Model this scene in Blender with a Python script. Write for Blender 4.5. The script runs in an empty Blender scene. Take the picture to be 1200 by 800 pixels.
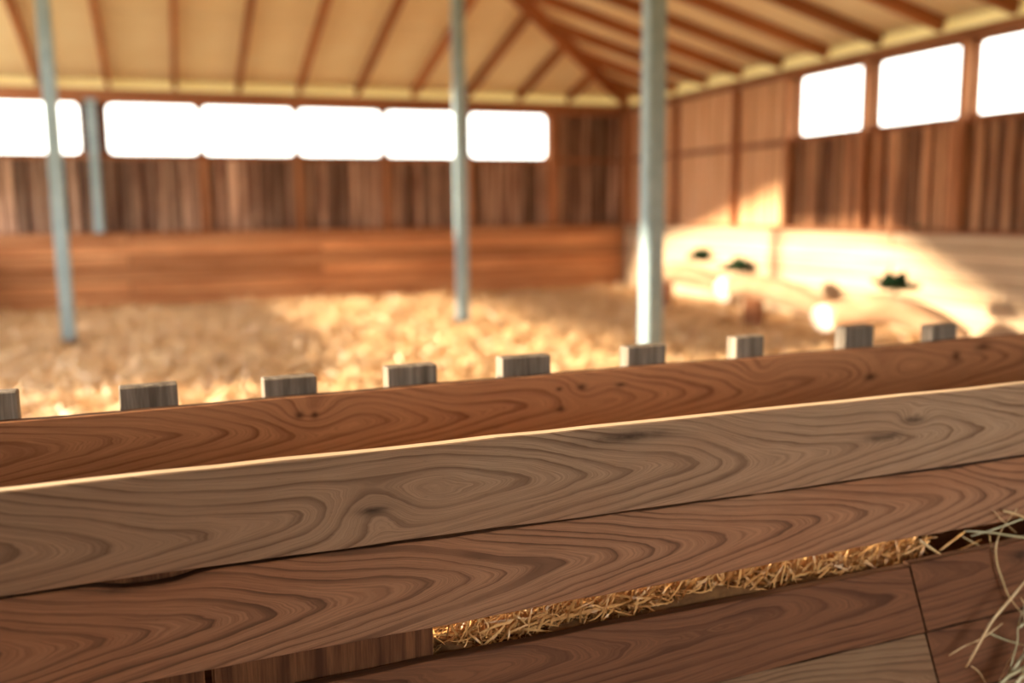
import bpy, bmesh, math, random
import numpy as np
from mathutils import Vector, Matrix

scene = bpy.context.scene
COL = scene.collection

# ------------------------------------------------------------------ camera
F = 1085.0                      # focal length in pixels of the 1200 x 800 frame
CAM_H = 1.6
def _n(v): return v / np.linalg.norm(v)
_Y = _n(np.array([193 - 600, 400 - 248, F]))
_Z = -_n(np.array([75, -7500, F])); _Z = _n(_Z - _Z.dot(_Y) * _Y)
_X = np.cross(_Y, _Z); _X = _X if _X[0] > 0 else -_X
M3 = np.stack([_X, _Y, _Z])     # rows: world axes seen from the camera (right, up, forward)
def ray(px, py): return M3 @ np.array([px - 600, 400 - py, F])
def on_plane_y(px, py, y0, s=0.0):
    r = ray(px, py); t = y0 / (r[1] - s * r[0]); return Vector((r * t + np.array([0, 0, CAM_H])).tolist())
def on_z(px, py, z):
    r = ray(px, py); t = (z - CAM_H) / r[2]; return Vector((r * t + np.array([0, 0, CAM_H])).tolist())

cam_data = bpy.data.cameras.new('camera')
cam = bpy.data.objects.new('camera', cam_data)
COL.objects.link(cam)
right, up, fwd = M3[:, 0], M3[:, 1], M3[:, 2]
R = Matrix(((right[0], up[0], -fwd[0]), (right[1], up[1], -fwd[1]), (right[2], up[2], -fwd[2])))
cam.matrix_world = Matrix.Translation((0, 0, CAM_H)) @ R.to_4x4()
cam_data.sensor_width = 36.0
cam_data.lens = F / 1200 * 36.0
cam_data.clip_start = 0.02
cam_data.clip_end = 300
cam_data.dof.use_dof = True
cam_data.dof.focus_distance = 1.98
cam_data.dof.aperture_fstop = 1.1
scene.camera = cam

# ------------------------------------------------------------------ sky, sun, exposure
world = bpy.data.worlds.new('hazy_sky'); scene.world = world
world.use_nodes = True
bg = world.node_tree.nodes['Background']
bg.inputs['Color'].default_value = (1.0, 0.965, 0.90, 1)
bg.inputs['Strength'].default_value = 5.5

SUN_DIR = Vector((1.0, -0.05, -0.26))
sun_data = bpy.data.lights.new('sun', 'SUN')
sun_data.energy = 14.0
sun_data.color = (1.0, 0.80, 0.56)
sun_data.angle = math.radians(2.6)
sun = bpy.data.objects.new('sun', sun_data); COL.objects.link(sun)
sun.location = (-20, 6, 8)
sun.rotation_euler = SUN_DIR.to_track_quat('-Z', 'Y').to_euler()

vs = scene.view_settings
vs.view_transform = 'Standard'; vs.look = 'None'; vs.gamma = 1.0; vs.exposure = 0.22
vs.use_curve_mapping = False

rng = random.Random(7)
nrng = np.random.default_rng(7)

# ------------------------------------------------------------------ node helpers
class S:
    """a shader socket with arithmetic"""
    def __init__(s, nt, k): s.nt, s.k = nt, k
    def _op(s, op, *a):
        n = s.nt.nodes.new('ShaderNodeMath'); n.operation = op
        for i, v in enumerate((s,) + a):
            if isinstance(v, S): s.nt.links.new(v.k, n.inputs[i])
            else: n.inputs[i].default_value = v
        return S(s.nt, n.outputs[0])
    def __add__(s, o): return s._op('ADD', o)
    __radd__ = __add__
    def __sub__(s, o): return s._op('SUBTRACT', o)
    def __mul__(s, o): return s._op('MULTIPLY', o)
    __rmul__ = __mul__
    def sqrt(s): return s._op('SQRT')
    def frac(s): return s._op('FRACT')
    def exp(s): return s._op('EXPONENT')
    def clamp(s):
        n = s.nt.nodes.new('ShaderNodeClamp'); s.nt.links.new(s.k, n.inputs[0]); return S(s.nt, n.outputs[0])
    def ramp(s, stops):
        n = s.nt.nodes.new('ShaderNodeValToRGB'); s.nt.links.new(s.k, n.inputs[0])
        e = n.color_ramp.elements
        while len(e) < len(stops): e.new(0.5)
        for q, (p, c) in zip(e, stops):
            q.position = p; q.color = (c, c, c, 1) if isinstance(c, (int, float)) else (*c, 1)
        return S(s.nt, n.outputs[0])

def new_mat(name):
    m = bpy.data.materials.new(name); m.use_nodes = True
    nt = m.node_tree
    return m, nt, nt.nodes['Principled BSDF']
def link(nt, a, b): nt.links.new(a.k if isinstance(a, S) else a, b)
def coords(nt):
    t = nt.nodes.new('ShaderNodeTexCoord'); sp = nt.nodes.new('ShaderNodeSeparateXYZ')
    nt.links.new(t.outputs['Object'], sp.inputs[0])
    return t.outputs['Object'], [S(nt, sp.outputs[i]) for i in range(3)]
def combine(nt, x, y, z):
    n = nt.nodes.new('ShaderNodeCombineXYZ')
    for i, v in enumerate((x, y, z)):
        if isinstance(v, S): nt.links.new(v.k, n.inputs[i])
        else: n.inputs[i].default_value = v
    return n.outputs[0]
def noise(nt, vec, scale=1.0, detail=3.0, rough=0.55):
    n = nt.nodes.new('ShaderNodeTexNoise'); nt.links.new(vec, n.inputs['Vector'])
    n.inputs['Scale'].default_value = scale; n.inputs['Detail'].default_value = detail
    n.inputs['Roughness'].default_value = rough
    return S(nt, n.outputs['Fac'])
def mix(nt, fac, a, b, mode='MIX'):
    n = nt.nodes.new('ShaderNodeMix'); n.data_type = 'RGBA'; n.blend_type = mode
    for sock, v in ((n.inputs[0], fac), (n.inputs[6], a), (n.inputs[7], b)):
        if isinstance(v, S): nt.links.new(v.k, sock)
        elif isinstance(v, (int, float)): sock.default_value = v
        else: sock.default_value = (*v, 1)
    return S(nt, n.outputs[2])
def bump(nt, h, strength, dist, bsdf):
    n = nt.nodes.new('ShaderNodeBump'); n.inputs['Strength'].default_value = strength
    n.inputs['Distance'].default_value = dist
    link(nt, h, n.inputs['Height']); nt.links.new(n.outputs[0], bsdf.inputs['Normal'])
def obj_random(nt):
    n = nt.nodes.new('ShaderNodeObjectInfo'); return S(nt, n.outputs['Random'])

# ------------------------------------------------------------------ materials
def figured_wood(name, light, dark, tint, zc=0.0, d=0.025, spacing=0.018, slope=0.14, seed=0.0,
                 knots=(), stains=(), wob=0.03, patch=0.5, redx=None):
    """flat sawn board, x along the grain, z across: nested cathedral rings, knots, fine grain"""
    m, nt, b = new_mat(name)
    vec, (x, y, z) = coords(nt)
    lowx = noise(nt, combine(nt, x * 1.6 + seed, seed, z * 1.2), 1.0, 1.0)
    warp = noise(nt, combine(nt, x * 3.2 + seed, y * 3, z * 14 + seed), 1.0, 3.0)
    zz = z - zc + (lowx - 0.5) * wob * 4
    rr = (zz * zz + d * d + y * y).sqrt()
    ph = rr + x * slope + (warp - 0.5) * 0.022 + (lowx - 0.5) * 0.07
    kd = None
    for (kx, kz, amp, w) in knots:
        dx = (x - kx) * 0.55; dz = z - kz
        q = (dx * dx + dz * dz) * (-1.0 / (w * w))
        g = q.exp()
        ph = ph + g * amp
    wv = noise(nt, combine(nt, ph * (0.55 / spacing), seed, 0.0), 1.0, 1.0)
    ph = ph + (wv - 0.5) * (spacing * 1.9)
    t = (ph * (1.0 / spacing)).frac()
    thick = noise(nt, combine(nt, x * 2.5 + 9 + seed, 2.0, z * 9), 1.0, 2.0)
    late = t.ramp([(0.0, 0.7), (0.06, 0.10), (0.40, 0.0), (0.70, 0.18), (0.90, 0.75), (1.0, 1.0)])
    late = late * (thick.ramp([(0.32, 0.45), (0.62, 1.0)]))
    fine = noise(nt, combine(nt, x * 6 + seed, y * 60, ph * 900), 1.0, 3.0)
    pores = noise(nt, combine(nt, x * 60, y * 60, z * 260), 1.0, 2.0)
    area = noise(nt, combine(nt, x * 1.3 + seed * 2, 1.0, z * 4), 1.0, 3.0)
    if redx is not None: area = area + ((x - redx) * -0.9).clamp() * 0.45      # redder heartwood towards one end
    base = mix(nt, area.ramp([(0.38, 0.0), (0.66, patch), (0.9, min(1.0, patch*1.9))]), light, tint)
    col = mix(nt, late.clamp(), base, dark)
    col = mix(nt, fine.ramp([(0.36, 0.48), (0.60, 0.0)]), col, dark)
    col = mix(nt, pores.ramp([(0.62, 0.0), (0.80, 0.30)]), col, tuple(c * 0.4 for c in dark))
    sd = kd
    for (sx, sz, w, h) in stains:
        dx = (x - sx) * (1 / w); dz = (z - sz) * (1 / h)
        g = ((dx * dx + dz * dz) * -1.0).exp() * 0.7
        sd = g if sd is None else sd + g
    if sd is not None:
        rag = noise(nt, combine(nt, x * 22, y * 8, z * 40), 1.0, 3.0)
        col = mix(nt, (sd * rag.ramp([(0.25, 0.75), (0.6, 1.35)])).clamp(), col, tuple(c * 0.32 for c in dark))
    link(nt, col, b.inputs['Base Color'])
    b.inputs['Roughness'].default_value = 0.72
    b.inputs['Specular IOR Level'].default_value = 0.25
    bump(nt, late * -0.5 + fine * 0.7, 0.35, 0.002, b)
    return m

def plain_wood(name, light, dark, axis='x', scale=1.0, vary=0.35, rough=0.75):
    """weathered board seen from afar, streaked along its axis, each object a little different"""
    m, nt, b = new_mat(name)
    vec, (x, y, z) = coords(nt)
    r = obj_random(nt)
    off = r * 37.0
    if axis == 'x': v = combine(nt, x * 0.8 + off, y * 9, z * 14)
    elif axis == 'y': v = combine(nt, x * 14, y * 0.8 + off, z * 9)
    else: v = combine(nt, x * 14, y * 14, z * 0.8 + off)
    n1 = noise(nt, v, scale, 4.0)
    n2 = noise(nt, v, scale * 5, 2.0)
    col = mix(nt, n1.ramp([(0.34, 0.0), (0.66, 1.0)]), dark, light)
    col = mix(nt, n2.ramp([(0.35, 0.35), (0.6, 0.0)]), col, dark)
    lum = r.ramp([(0.0, 1.0 - vary), (1.0, 1.0 + vary * 0.6)])
    col = mix(nt, 1.0, col, lum, 'MULTIPLY')
    link(nt, col, b.inputs['Base Color'])
    b.inputs['Roughness'].default_value = rough
    b.inputs['Specular IOR Level'].default_value = 0.2
    bump(nt, n2, 0.3, 0.004, b)
    return m

def simple(name, col, rough=0.6, metal=0.0, col2=None, scale=6.0, spec=0.3):
    m, nt, b = new_mat(name)
    vec, xyz = coords(nt)
    n = noise(nt, vec, scale, 4.0)
    c2 = col2 or tuple(c * 0.75 for c in col)
    link(nt, mix(nt, n.ramp([(0.35, 0.0), (0.65, 1.0)]), c2, col), b.inputs['Base Color'])
    b.inputs['Roughness'].default_value = rough; b.inputs['Metallic'].default_value = metal
    b.inputs['Specular IOR Level'].default_value = spec
    return m

def translucent(name, col, amount):
    m, nt, b = new_mat(name)
    link(nt, S(nt, nt.nodes.new('ShaderNodeRGB').outputs[0]), b.inputs['Base Color'])
    nt.nodes['RGB'].outputs[0].default_value = (*col, 1)
    tr = nt.nodes.new('ShaderNodeBsdfTranslucent'); tr.inputs[0].default_value = (*col, 1)
    mx = nt.nodes.new('ShaderNodeMixShader'); mx.inputs[0].default_value = amount
    nt.links.new(b.outputs[0], mx.inputs[1]); nt.links.new(tr.outputs[0], mx.inputs[2])
    nt.links.new(mx.outputs[0], nt.nodes['Material Output'].inputs['Surface'])
    return m

def glass_mat():
    m, nt, b = new_mat('window_glass')
    tr = nt.nodes.new('ShaderNodeBsdfTransparent'); tr.inputs[0].default_value = (0.95, 0.96, 0.94, 1)
    gl = nt.nodes.new('ShaderNodeBsdfGlossy'); gl.inputs['Roughness'].default_value = 0.05
    mx = nt.nodes.new('ShaderNodeMixShader'); mx.inputs[0].default_value = 0.05
    nt.links.new(tr.outputs[0], mx.inputs[1]); nt.links.new(gl.outputs[0], mx.inputs[2])
    nt.links.new(mx.outputs[0], nt.nodes['Material Output'].inputs['Surface'])
    return m

def straw_mat(name, a, b_, c):
    m, nt, b = new_mat(name)
    vec, xyz = coords(nt)
    n = noise(nt, vec, 40.0, 2.0); n2 = noise(nt, vec, 3.0, 2.0)
    col = mix(nt, n.ramp([(0.35, 0.0), (0.65, 1.0)]), a, b_)
    col = mix(nt, n2.ramp([(0.4, 0.0), (0.7, 0.7)]), col, c)
    link(nt, col, b.inputs['Base Color']); b.inputs['Roughness'].default_value = 0.34
    b.inputs['Specular IOR Level'].default_value = 0.6
    return m

MAT = {}
MAT['plank_back'] = plain_wood('weathered_brown_plank', (0.74, 0.48, 0.33), (0.17, 0.075, 0.045), 'z', 1.0, 0.6)
MAT['plank_right'] = plain_wood('red_brown_plank', (0.86, 0.47, 0.25), (0.28, 0.105, 0.045), 'z', 1.0, 0.55)
MAT['plank_pale'] = plain_wood('pale_sunlit_plank', (0.90, 0.56, 0.33), (0.70, 0.36, 0.17), 'z', 1.0, 0.12)  # paler wood, its tone also standing in for sun on these planks
MAT['sheathing'] = plain_wood('dark_sheathing', (0.12, 0.05, 0.028), (0.06, 0.022, 0.012), 'z', 1.0, 0.0)
MAT['stud'] = plain_wood('orange_stud_wood', (0.62, 0.29, 0.14), (0.36, 0.14, 0.06), 'z', 1.0, 0.2)
MAT['beam'] = plain_wood('orange_beam_wood', (0.42, 0.18, 0.085), (0.22, 0.08, 0.035), 'x', 1.0, 0.2)
MAT['beam_y'] = plain_wood('orange_beam_wood_y', (0.42, 0.18, 0.085), (0.22, 0.08, 0.035), 'y', 1.0, 0.2)
MAT['rafter'] = plain_wood('rafter_wood', (0.50, 0.20, 0.08), (0.28, 0.095, 0.035), 'x', 1.0, 0.2)
MAT['kick'] = plain_wood('kickboard_wood', (0.82, 0.42, 0.20), (0.42, 0.155, 0.06), 'x', 0.7, 0.35)
MAT['kick_y'] = plain_wood('pale_kickboard_wood', (0.68, 0.52, 0.36), (0.54, 0.39, 0.25), 'y', 0.7, 0.15)
MAT['panel'] = simple('cream_ceiling_board', (0.92, 0.80, 0.58), 0.8, 0, (0.88, 0.74, 0.51), 1.5)
MAT['roof'] = simple('brown_roof_sheet', (0.20, 0.11, 0.07), 0.7)
MAT['eave'] = translucent('translucent_eave_sheet', (0.84, 0.74, 0.48), 0.42)
MAT['glass'] = glass_mat()
MAT['steel'] = simple('galvanised_blue_grey_steel', (0.37, 0.50, 0.54), 0.5, 0.0, (0.28, 0.40, 0.45), 9.0, 0.5)
MAT['rust'] = simple('rusty_base_steel', (0.16, 0.085, 0.05), 0.8)
MAT['straw'] = straw_mat('loose_straw', (0.86, 0.60, 0.32), (0.62, 0.37, 0.17), (0.92, 0.73, 0.44))
MAT['hay'] = straw_mat('golden_hay', (0.74, 0.42, 0.16), (0.52, 0.26, 0.085), (0.80, 0.50, 0.21))
MAT['stalk'] = straw_mat('pale_tan_stalk', (0.62, 0.45, 0.24), (0.50, 0.36, 0.19), (0.52, 0.47, 0.27))
MAT['stalk_green'] = straw_mat('dry_green_stalk', (0.46, 0.45, 0.28), (0.36, 0.36, 0.22), (0.52, 0.52, 0.38))
MAT['log'] = plain_wood('debarked_pale_log', (0.58, 0.39, 0.25), (0.46, 0.28, 0.16), 'x', 0.8, 0.1)
MAT['log_end'] = simple('white_sawn_wood', (0.90, 0.86, 0.78), 0.7, 0, (0.84, 0.78, 0.68), 30)
MAT['leaf'] = simple('dark_green_leaf', (0.03, 0.085, 0.03), 0.7, 0, (0.012, 0.04, 0.016), 20)
MAT['slat'] = plain_wood('grey_weathered_slat', (0.38, 0.33, 0.27), (0.12, 0.095, 0.07), 'z', 3.0, 0.2)
MAT['upright'] = plain_wood('dark_upright_wood', (0.24, 0.10, 0.042), (0.08, 0.028, 0.012), 'z', 4.0, 0.2)
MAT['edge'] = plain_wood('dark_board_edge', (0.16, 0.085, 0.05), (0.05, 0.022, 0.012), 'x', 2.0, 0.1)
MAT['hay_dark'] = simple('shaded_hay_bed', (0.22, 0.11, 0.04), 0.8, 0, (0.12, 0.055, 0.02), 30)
MAT['cut'] = plain_wood('sunlit_board_edge', (0.80, 0.66, 0.47), (0.66, 0.50, 0.33), 'x', 2.0, 0.1)  # paler than the board faces: sunlit rim put into the edge colour

# floor: packed earth and chaff
m, nt, b = new_mat('straw_littered_earth')
vec, xyz = coords(nt)
n1 = noise(nt, vec, 0.7, 4.0); n2 = noise(nt, vec, 9.0, 4.0); n3 = noise(nt, vec, 60.0, 2.0)
c = mix(nt, n1.ramp([(0.35, 0.0), (0.65, 1.0)]), (0.42, 0.24, 0.11), (0.60, 0.38, 0.19))
c = mix(nt, n2.ramp([(0.42, 0.55), (0.60, 0.0)]), c, (0.32, 0.16, 0.07))
c = mix(nt, n3.ramp([(0.55, 0.0), (0.70, 0.6)]), c, (0.80, 0.62, 0.36))
link(nt, c, b.inputs['Base Color']); b.inputs['Roughness'].default_value = 0.85
bump(nt, n2 + n3 * 0.4, 0.8, 0.05, b)
MAT['floor'] = m
MAT['ground'] = simple('dry_yard_earth', (0.42, 0.34, 0.22), 0.9, 0, (0.30, 0.28, 0.15), 0.6)

# ------------------------------------------------------------------ mesh helpers
def link_obj(o, parent=None, loc=None, rot=None):
    COL.objects.link(o)
    if parent is not None: o.parent = parent
    if loc is not None: o.location = loc
    if rot is not None: o.rotation_euler = rot
    return o
def mesh_obj(name, bm, mat, parent=None, loc=None, rot=None, smooth=False):
    me = bpy.data.meshes.new(name)
    bmesh.ops.recalc_face_normals(bm, faces=bm.faces[:])
    bm.to_mesh(me); bm.free()
    if smooth:
        for p in me.polygons: p.use_smooth = True
    for q in (mat if isinstance(mat, (list, tuple)) else [mat]): me.materials.append(q)
    return link_obj(bpy.data.objects.new(name, me), parent, loc, rot)
def raw_obj(name, verts, faces, mat, parent=None, loc=None, smooth=False):
    me = bpy.data.meshes.new(name); me.from_pydata(verts, [], faces); me.update()
    if smooth:
        for p in me.polygons: p.use_smooth = True
    me.materials.append(mat)
    return link_obj(bpy.data.objects.new(name, me), parent, loc)
def box(bm, x0, x1, y0, y1, z0, z1):
    vs_ = [bm.verts.new(p) for p in ((x0,y0,z0),(x1,y0,z0),(x1,y1,z0),(x0,y1,z0),(x0,y0,z1),(x1,y0,z1),(x1,y1,z1),(x0,y1,z1))]
    for f in ((0,3,2,1),(4,5,6,7),(0,1,5,4),(1,2,6,5),(2,3,7,6),(3,0,4,7)): bm.faces.new([vs_[i] for i in f])
def box_obj(name, x0, x1, y0, y1, z0, z1, mat, parent=None, bevel=0.0):
    """box whose object origin is its centre"""
    cx, cy, cz = (x0+x1)/2, (y0+y1)/2, (z0+z1)/2
    bm = bmesh.new(); box(bm, x0-cx, x1-cx, y0-cy, y1-cy, z0-cz, z1-cz)
    if bevel: bmesh.ops.bevel(bm, geom=bm.edges[:], offset=bevel, segments=1, affect='EDGES')
    return mesh_obj(name, bm, mat, parent, (cx, cy, cz))
def tag(o, label=None, cat=None, group=None, kind=None):
    if label: o['label'] = label
    if cat: o['category'] = cat
    if group: o['group'] = group
    if kind: o['kind'] = kind
    return o
def empty(name, loc=(0,0,0), rot=None):
    o = bpy.data.objects.new(name, None); o.empty_display_size = 0.1
    return link_obj(o, None, loc, rot)

_dup_cache = {}
def shared_box(name, sx, sy, sz, mat, parent, loc, rot=None, bevel=0.006):
    """boxes of one size and material share their mesh"""
    key = (round(sx, 3), round(sy, 3), round(sz, 3), mat.name)
    if key not in _dup_cache:
        bm = bmesh.new(); box(bm, -sx/2, sx/2, -sy/2, sy/2, -sz/2, sz/2)
        if bevel: bmesh.ops.bevel(bm, geom=bm.edges[:], offset=bevel, segments=1, affect='EDGES')
        bmesh.ops.recalc_face_normals(bm, faces=bm.faces[:])
        me = bpy.data.meshes.new(name); bm.to_mesh(me); bm.free(); me.materials.append(mat)
        _dup_cache[key] = me
    return link_obj(bpy.data.objects.new(name, _dup_cache[key]), parent, loc, rot)

# ------------------------------------------------------------------ building dimensions
XL, XR = -3.0, 8.8
YF, YB = -2.4, 17.0
EAVE, PITCH = 3.80, 0.27
YR = (YF + YB) / 2
ZR = EAVE + PITCH * (YB - YR)
KICK = 1.27
WB, WT = 2.55, 3.45            # window sill and head
WTB = 3.39                     # head of the back windows

# ------------------------------------------------------------------ floor and yard
NX, NY = 90, 110
gx = np.linspace(XL, XR, NX); gy = np.linspace(YF, YB, NY)
ph = nrng.uniform(0, 6.28, 8)
def floor_z(x, y):
    z = 0.022*np.sin(1.9*x+ph[0])*np.sin(1.6*y+ph[1]) + 0.018*np.sin(3.7*x+1.1*y+ph[2]) + 0.014*np.sin(4.9*y-2.2*x+ph[3]) + 0.010*np.sin(8.3*x+ph[4])*np.sin(7.7*y+ph[5])
    return z - 0.02
GX, GY = np.meshgrid(gx, gy)
GZ = floor_z(GX, GY)
fv = np.stack([GX.ravel(), GY.ravel(), GZ.ravel()], 1).tolist()
ff = [(j*NX+i, j*NX+i+1, (j+1)*NX+i+1, (j+1)*NX+i) for j in range(NY-1) for i in range(NX-1)]
floor = raw_obj('floor', fv, ff, MAT['floor'], smooth=True)
tag(floor, 'sunlit straw-littered earth floor of the barn', 'floor', kind='structure')
yard = raw_obj('ground', [(-70,-70,-0.12),(70,-70,-0.12),(70,70,-0.12),(-70,70,-0.12)], [(0,1,2,3)], MAT['ground'])
tag(yard, 'dry earth yard outside the barn', 'ground', kind='structure')

def ribbons(name, P, D, length, width, bend, up_bias, mat, nseg=3, parent=None, limit=None):
    """many flat stalks in one mesh: start points P, directions D"""
    n = len(P)
    D = D / np.linalg.norm(D, axis=1, keepdims=True)
    side = np.cross(D, nrng.normal(size=(n, 3)) * 0.5 + np.array([0, 0, 1.0]) * up_bias)
    side /= np.linalg.norm(side, axis=1, keepdims=True) + 1e-9
    nor = np.cross(side, D)
    V = np.zeros((n, (nseg+1)*2, 3))
    for k in range(nseg+1):
        t = k / nseg
        c_ = P + D*(length*t)[:, None] + nor*(bend*(t*(1-t))*4)[:, None]
        w = width * (1.0 if k < nseg else 0.4)
        V[:, 2*k] = c_ - side*w[:, None]; V[:, 2*k+1] = c_ + side*w[:, None]
    if limit: limit(V)
    q = np.array([[2*k, 2*k+1, 2*k+3, 2*k+2] for k in range(nseg)])
    F_ = (np.arange(n)*(nseg+1)*2)[:, None, None] + q[None]
    me = bpy.data.meshes.new(name)
    vv = V.reshape(-1, 3); fq = F_.reshape(-1, 4)
    me.vertices.add(len(vv)); me.vertices.foreach_set('co', vv.ravel())
    me.loops.add(len(fq)*4); me.loops.foreach_set('vertex_index', fq.ravel().astype(np.int32))
    me.polygons.add(len(fq)); me.polygons.foreach_set('loop_start', (np.arange(len(fq))*4).astype(np.int32))
    me.polygons.foreach_set('loop_total', np.full(len(fq), 4, np.int32))
    me.update(calc_edges=True); me.materials.append(mat)
    return link_obj(bpy.data.objects.new(name, me), parent)

n = 46000
px_ = nrng.uniform(XL+0.3, XR-0.5, n); py_ = nrng.uniform(2.85, YB-0.6, n)
keep = (px_ > -0.28*py_ - 1.0)
px_, py_ = px_[keep], py_[keep]; n = len(px_)
P = np.stack([px_, py_, floor_z(px_, py_) + nrng.uniform(0.0, 0.03, n)], 1)
a = nrng.uniform(0, 2*np.pi, n)
D = np.stack([np.cos(a), np.sin(a), np.abs(nrng.normal(0, 0.42, n))], 1)
litter = ribbons('loose_straw', P, D, nrng.uniform(0.08, 0.26, n), nrng.uniform(0.005, 0.014, n), nrng.normal(0, 0.02, n), 0.6, MAT['straw'], 2)
tag(litter, 'loose golden straw strewn over the barn floor', 'straw', kind='stuff')

# ------------------------------------------------------------------ back wall
wall_back = None
bm = bmesh.new()
y0, y1 = YB+0.04, YB+0.10
back_windows = [(-2.88, -1.22), (-0.82, 0.62), (0.68, 2.24), (2.30, 3.81), (3.87, 5.42), (5.48, 7.08)]
box(bm, XL, XR+0.1, y0, y1, -0.1, WB); box(bm, XL, XR+0.1, y0, y1, WTB, EAVE-0.25)
edges = [XL] + [e for w in back_windows for e in w] + [XR+0.1]
for i in range(0, len(edges), 2): box(bm, edges[i], edges[i+1], y0, y1, WB, WTB)
wall_back = mesh_obj('wall_back', bm, MAT['sheathing']); tag(wall_back, 'brown plank back wall under the long window band', 'wall', kind='structure')
x = XL + 0.08; k = 0
while x < XR - 0.05:
    w = [0.13, 0.15, 0.11][k % 3]
    top = WB - 0.03 if x < 7.1 else WTB + 0.02
    dep = [0.03, 0.05, 0.022, 0.042][k % 4]
    shared_box('plank', w, dep, top-KICK, MAT['plank_back'], wall_back, (x, y0-dep/2, (top+KICK)/2))
    x += w + [0.04, 0.09, 0.06][(k*7 + k//4) % 3]; k += 1
# studs between the windows, sill and head rails
for x in (-2.94, 0.65, 2.27, 3.84, 5.45, 7.14, 8.72):
    top_ = WB-0.07 if x < 7 else WTB-0.02
    shared_box('stud', 0.10 if x < 7 else 0.13, 0.10, top_-KICK, MAT['stud'], wall_back, (x, YB-0.05, (top_+KICK)/2))
box_obj('sill_rail', XL, XR, YB-0.04, YB+0.04, WB-0.07, WB, MAT['beam'], wall_back, 0.006)
# kick boards, each its own board in two lengths
zs = [0.0, 0.21, 0.44, 0.66, 0.87, 1.07, 1.24]
for i in range(6):
    for (xa, xb) in ((XL, 2.6 - (i % 2)*3.2), (2.61 - (i % 2)*3.2, XR-0.06)):
        off = [0.0, 0.018, 0.006, 0.024, 0.01, 0.016][i]
        box_obj('kickboard', xa, xb-0.006, YB-0.16-off, YB-0.10-off, zs[i]+0.012, zs[i+1]-0.004, MAT['kick'], wall_back, 0.008)
box_obj('cap_rail', XL, XR-0.05, YB-0.20, YB+0.04, 1.24, KICK, MAT['beam'], wall_back, 0.006)
# windows
wi = 1
def window(cx, cy, wdt, rotz, label, rc, head):
    global wi
    sill = WB+0.05 if rotz else WB; h = head-sill; zc = (head+sill)/2
    e = empty('window_%d' % wi, (cx, cy, zc), (0, 0, rotz)); wi += 1
    tag(e, label, 'window', kind='structure')
    bm = bmesh.new(); t = 0.018
    iw, ih = wdt/2-t, h/2-t                            # frame with rounded inner corners
    outer = [bm.verts.new((sx*wdt/2, -0.03, sz*h/2)) for sx, sz in ((1,1), (-1,1), (-1,-1), (1,-1))]
    arcs = []
    for q, (sx, sz) in enumerate(((1,1), (-1,1), (-1,-1), (1,-1))):
        arcs.append([bm.verts.new((sx*(iw-rc)+rc*math.cos(math.pi/2*(q+k/6)), -0.03, sz*(ih-rc)+rc*math.sin(math.pi/2*(q+k/6)))) for k in range(7)])
    for q in range(4):
        for k in range(6): bm.faces.new((outer[q], arcs[q][k+1], arcs[q][k]))
        bm.faces.new((outer[q], outer[(q+1) % 4], arcs[(q+1) % 4][0], arcs[q][6]))
    ex = bmesh.ops.extrude_face_region(bm, geom=bm.faces[:])
    bmesh.ops.translate(bm, vec=(0, 0.06, 0), verts=[v for v in ex['geom'] if isinstance(v, bmesh.types.BMVert)])
    mesh_obj('window_frame', bm, MAT['stud'], e)
    bm = bmesh.new(); box(bm, -wdt/2+t, wdt/2-t, -0.003, 0.003, -h/2+t, h/2-t)
    mesh_obj('pane', bm, MAT['glass'], e)
names = ['leftmost white window of the back wall, crossed by the leftmost steel post',
         'white window in back wall just right of the wall post', 'second white window right of the wall post', 'third white window right of the wall post', 'white window left of the middle steel post', 'last white window of the back wall, right of the middle post']
for (xa, xb), l in zip(back_windows, names): window((xa+xb)/2, YB+0.07, xb-xa, 0, l, 0.09, WTB)

# ------------------------------------------------------------------ right wall
bm = bmesh.new()
x0, x1 = XR+0.04, XR+0.10
right_windows = [(3.95, 5.42), (5.50, 6.92), (7.00, 8.42), (8.52, 10.02), (10.14, 11.62)]
box(bm, x0, x1, YF, YB+0.1, -0.1, WB+0.05); box(bm, x0, x1, YF, YB+0.1, WT, EAVE-0.25)
edges = [YF] + [e for w in right_windows for e in w] + [YB+0.1]
for i in range(0, len(edges), 2): box(bm, x0, x1, edges[i], edges[i+1], WB+0.05, WT)
wall_right = mesh_obj('wall_right', bm, MAT['sheathing']); tag(wall_right, 'red-brown plank right wall with sunlit kickboards', 'wall', kind='structure')
y = 3.3; k = 0
while y < YB - 0.1:
    pale = y > 11.75
    w = [0.13, 0.11, 0.14][k % 3] if not pale else [0.15, 0.12, 0.16][k % 3]
    top = WB if not pale else WT + 0.1
    dep = [0.03, 0.055, 0.022, 0.045][k % 4] if not pale else [0.03, 0.036, 0.04][k % 3]
    shared_box('plank', dep, w, top-KICK, MAT['plank_pale' if pale else 'plank_right'], wall_right, (x0-dep/2, y, (top+KICK)/2))
    y += w + ([0.05, 0.10, 0.07][(k*5) % 3] if not pale else 0.012); k += 1
for y in (3.9, 5.46, 6.96, 8.47, 10.08, 11.70, 13.10, 15.0, 16.75):
    shared_box('stud', 0.13, 0.085, EAVE-0.35-KICK, MAT['stud'], wall_right, (XR-0.065, y, (EAVE-0.35+KICK)/2))
box_obj('sill_rail', XR-0.05, XR+0.04, YF, 11.70, WB-0.02, WB+0.05, MAT['beam_y'], wall_right, 0.006)
box_obj('girt', XR-0.05, XR+0.04, 11.74, YB-0.02, WB-0.06, WB+0.02, MAT['beam_y'], wall_right, 0.006)
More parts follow.
